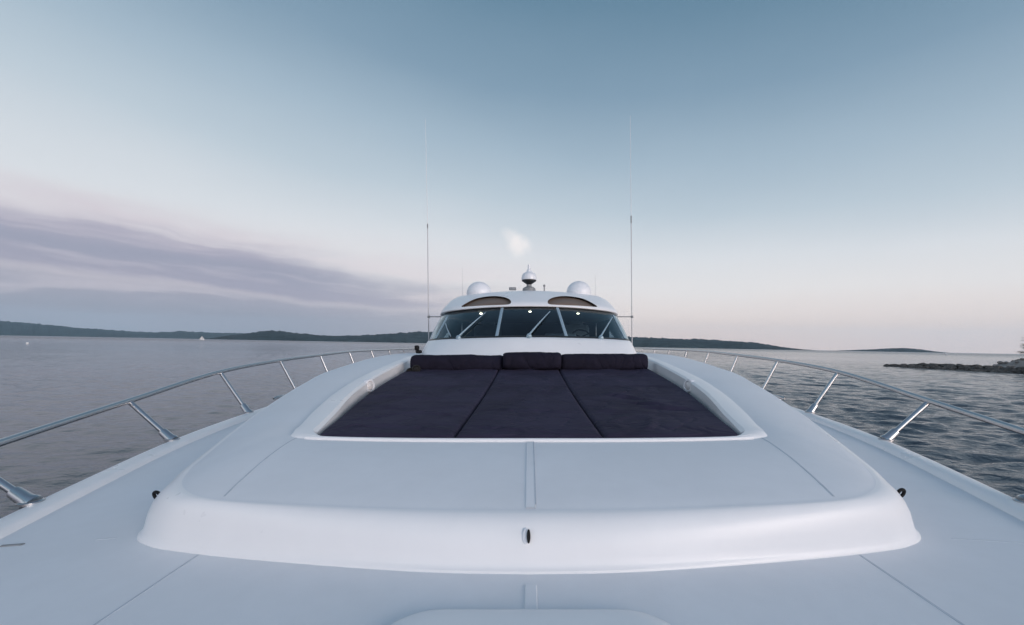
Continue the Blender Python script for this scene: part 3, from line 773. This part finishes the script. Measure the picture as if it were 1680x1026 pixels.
cushion(lambda Y: .432, lambda Y: cw_x(Y), 'navy sunbed cushion on the right with puckered creases and curved right edge', 3.0)

def bolster(x0, x1, zc, hz, hy, Yc, label, seed, bow=0.0):
    rows = []; n = 46; L = x1 - x0
    for i in range(n + 1):
        a = i / n; a = a - .75 * math.sin(2 * math.pi * a) / (2 * math.pi); x = x0 + L * a; d = min(x - x0, x1 - x); r = .07
        k = math.sqrt(max(0, 1 - (1 - min(d / r, 1)) ** 2)) * .26 + .74 if d < r else 1
        if i in (0, n): k = .02
        row = []
        for j in range(36):
            th = 2 * math.pi * j / 36; cs, sn = math.cos(th), math.sin(th); e = .76
            y = hy * math.copysign(abs(cs) ** e, cs); z = hz * math.copysign(abs(sn) ** e, sn)
            w = 1 + .045 * math.sin(math.pi * a) + .07 * noise.fractal(Vector((x * 3.2, y * 3 + seed, z * 4)), .8, 2, 4) + .02 * noise.noise(Vector((x * 14, y * 9, z * 9 + seed)))
            row.append((x, Yc + bow * (x / 1.7) ** 2 + y * k * w, zc + z * k * w))
        rows.append(row)
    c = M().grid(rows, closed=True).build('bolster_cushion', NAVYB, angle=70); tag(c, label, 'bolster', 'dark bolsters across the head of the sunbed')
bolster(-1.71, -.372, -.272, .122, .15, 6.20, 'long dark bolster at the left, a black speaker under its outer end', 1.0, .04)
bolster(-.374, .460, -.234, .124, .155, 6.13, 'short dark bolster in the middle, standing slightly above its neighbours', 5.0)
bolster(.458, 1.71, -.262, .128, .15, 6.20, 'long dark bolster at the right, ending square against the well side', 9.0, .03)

# ------------------------------------------------------------------ breakwater, embankment, tree, boats
def water_pt(u, v):
    """where a photo pixel meets the sea"""
    d = px_dir(u, v); t = -EYE / d.z; return Vector((d.x * t, d.y * t, 0))
def rock(m, c, r, rnd, sq=.7):
    n1, n2 = 6, 8; sd = rnd.random() * 50; rows = []
    for i in range(n1 + 1):
        ph = math.pi * i / n1 - math.pi / 2; row = []
        for j in range(n2):
            th = 2 * math.pi * j / n2; q = Vector((math.cos(ph) * math.cos(th), math.cos(ph) * math.sin(th), math.sin(ph)))
            k = r * (1 + .42 * noise.noise(q * 1.4 + Vector((sd, 0, 0))))
            row.append(Vector(c) + Vector((q.x * k * 1.2, q.y * k * 1.2, q.z * k * sq)))
        rows.append(row)
    m.grid(rows, closed=True)
ROCK = mat('weathered_rock', (.085, .076, .068), .8, vary=(.5, .65), bump=[(4, .05, 5)])
GRAVEL = mat('pale_rubble', (.30, .27, .25), .9, vary=(.7, .5), bump=[(5, .06, 5)])
rnd = random.Random(5)
near, far = water_pt(1690, 613), water_pt(1452, 601)
m = M(); ax = (far - near); Ln = ax.length
start = near - ax * .9
for i in range(1100):
    f = rnd.random(); p = start + (far - start) * f
    tip = min(1, (1 - f) * 5 + .12); w = 2.3 * tip
    o = rnd.uniform(-1, 1); h = (1 - abs(o)) * .72 * tip ** .7 + rnd.uniform(-.1, .12) - .12
    r = rnd.uniform(.14, .42) * (.6 + .4 * tip)
    rock(m, (p.x + o * w, p.y + rnd.uniform(-.5, .5), h), r, rnd)
tag(m.build('rock_breakwater', ROCK, world=True, smooth=False), 'low dark rock breakwater running out over the water on the right', 'breakwater')
# pale embankment behind it
rows = []
e0 = near + Vector((9, 6, 0))
for j in range(26):
    b = j / 25; row = []
    for i in range(30):
        a = i / 29; x = e0.x - 7 + 26 * a; y = e0.y - 20.5 + 26 * b
        hgt = 3.1 * min(1, max(0, (x - near.x - 2.6) / 4.0)) * math.sin(math.pi * min(max(b * .95 + .03, 0), 1)) ** .55
        row.append((x, y, hgt - .5 + .30 * noise.fractal(Vector((x * 1.3, y * 1.3, 2)), .7, 2, 5) * min(1, hgt)))
    rows.append(row)
em = M().grid(rows)
for q in range(420):
    r0, c0 = rnd.randrange(1, 24), rnd.randrange(3, 28); p = Vector(rows[r0][c0]) + Vector((rnd.uniform(-.4, .4), rnd.uniform(-.4, .4), 0))
    if p.z > .1: rock(em, p, rnd.uniform(.12, .34), rnd)
tag(em.build('embankment', GRAVEL, world=True, smooth=False), 'pale rubble embankment rising behind the breakwater at the right edge', 'embankment')
BARK = mat('tree_bark', (.05, .04, .032), .9, vary=(3, .3), bump=[(9, .02, 4)])
LEAF = mat('dark_foliage', (.022, .032, .020), .7, vary=(1.5, .4))
tc_ = P(1692, 583, 62); tw = TB @ tc_
tree = bpy.data.objects.new('pine_tree', None); COL.objects.link(tree); place(tree, Vector((tw.x, tw.y, 1.4)), None, True)
tag(tree, 'small dark pine on top of the embankment, cut by the right edge of the frame', 'tree')
m = M(); b0 = Vector((tw.x, tw.y, 1.2)); m.tube([b0, b0 + Vector((.1, 0, 1.6)), b0 + Vector((0, .1, 3.4))], [.13, .09, .03], 9)
for q in range(9):
    a = q * 2.4; h = 1.0 + q * .25; m.tube([b0 + Vector((.05, 0, h)), b0 + Vector((math.cos(a) * .8, math.sin(a) * .8, h + .35))], [.04, .012], 6)
m.build('trunk', BARK, tree)
m = M()
for q in range(1500):
    cl = rnd.randrange(12); a = cl * 2.4; h = 1.1 + cl * .22; rr = 1.15 * (1 - cl / 14)
    c = b0 + Vector((math.cos(a) * rr * .8, math.sin(a) * rr * .8, h + .3)) + Vector((rnd.gauss(0, .3), rnd.gauss(0, .3), rnd.gauss(0, .14)))
    d1 = Vector((rnd.gauss(0, 1), rnd.gauss(0, 1), rnd.gauss(0, .6))).normalized(); d2 = d1.orthogonal().normalized()
    m.add([c - d1 * .11, c + d2 * .035, c + d1 * .11, c - d2 * .035], [(0, 1, 2, 3)])
m.build('crown', LEAF, tree, smooth=False)

def hull_mesh(L, W, H):
    rows = []
    for i in range(13):
        a = i / 12; w = W / 2 * math.sin(math.pi * min(.5 + a * .5, 1) ) ** .6 if a > .4 else W / 2 * (.82 + .18 * a / .4)
        if i == 12: w = .02
        y = -L / 2 + L * a; sh = H * (1 + .35 * a * a)
        rows.append([(y, -w, sh), (y, -w * .85, sh * .3), (y, -w * .3, -.25 * H), (y, w * .3, -.25 * H), (y, w * .85, sh * .3), (y, w, sh)])
    m = M(); m.grid(rows); m.grid([[r[0], r[5]] for r in rows]); m.f.append(tuple(range(6))); m.mi.append(0); return m
BOATW = mat('boat_paint', (.80, .80, .80), .4, vary=(2, .04))
SAILW = mat('sail_cloth', (.62, .61, .60), .7, vary=(.8, .05))
def boat_root(name, loc, rz, label, cat):
    o = bpy.data.objects.new(name, None); COL.objects.link(o); ORIG[o.name] = Vector((0, 0, 0)); o.location = loc; o.rotation_euler.z = rz
    tag(o, label, cat); return o
sb = boat_root('sailboat', Vector(px_dir(331, 553.5) * 1150).xy.to_3d(), .35, 'tiny white sailing boat far off under the left hills', 'sailboat')
hull_mesh(9, 2.4, .8).build('hull', BOATW, sb)
m = M().box(Vector((-.6, 0, 1.5)), (4.2, 2.0, .7), bev=.2); m.build('cabin', BOATW, sb)
M().tube([(.6, 0, 1.0), (.6, 0, 9.0)], [.14, .08], 8).build('mast', WHITE, sb)
def sail(a, b, c, belly):
    rows = []
    a, b, c = map(Vector, (a, b, c))
    for i in range(9):
        f = i / 8; p0 = a + (c - a) * f; p1 = b + (c - b) * f
        rows.append([p0 + (p1 - p0) * g + Vector((0, belly * math.sin(math.pi * g) * (1 - f * .7), 0)) for g in np.linspace(0, 1, 7)])
    return M().grid(rows).grid([[p + Vector((0, .03, 0)) for p in r] for r in rows])
sail((.45, 0, 1.9), (-4.4, .3, 1.9), (.5, 0, 8.6), .35).build('main_sail', SAILW, sb)
sail((5.2, 0, 1.5), (.9, .3, 1.5), (.7, 0, 7.6), .3).build('jib_sail', SAILW, sb)
mb = boat_root('motorboat', Vector(px_dir(1552, 580.5) * 700).xy.to_3d(), .9, 'tiny white motor boat on the horizon left of the breakwater', 'motorboat')
hull_mesh(9, 3.0, 1.2).build('hull', BOATW, mb)
M().box(Vector((-.5, 0, 1.9)), (3.0, 2.1, 1.3), bev=.25).build('cabin', BOATW, mb)
M().box(Vector((-.5, 0, 2.05)), (3.05, 2.14, .45), bev=.1).build('window', DARK, mb)
bp = water_pt(45, 564)
by = bpy.data.objects.new('mooring_buoy', None); COL.objects.link(by); ORIG[by.name] = Vector((0, 0, 0)); by.location = bp
tag(by, 'small white buoy floating alone on the calm water far left', 'buoy')
r_ = .34
M().lathe((0, 0, 0), [(.0, -.3)] + [(r_ * math.cos(a), .12 + r_ * math.sin(a)) for a in np.linspace(-1.3, 1.35, 14)] + [(.07, .47), (.0, .47)], 24).build('float', BOATW, by)
m = M().tube([(0, 0, .44), (0, 0, .56)], .04, 10); m.tube([Vector((.08 * math.cos(a), 0, .62 + .08 * math.sin(a))) for a in np.linspace(0, 6.283, 17)], .018, 8, caps=False); m.build('ring', STEEL, by)

# ------------------------------------------------------------------ evening haze over the sound
hz = bpy.data.materials.new('haze'); hz.use_nodes = True; t = hz.node_tree; t.nodes.clear()
pv = t.nodes.new('ShaderNodeVolumePrincipled'); pv.inputs['Color'].default_value = (.58, .82, 1.0, 1); pv.inputs['Density'].default_value = HAZE; pv.inputs['Anisotropy'].default_value = 0.0
ot = t.nodes.new('ShaderNodeOutputMaterial'); t.links.new(pv.outputs[0], ot.inputs['Volume'])
o = M().box(Vector((0, 0, 299)), (24000, 24000, 602)).build('haze', hz, smooth=False, world=True)
o['kind'] = 'stuff'
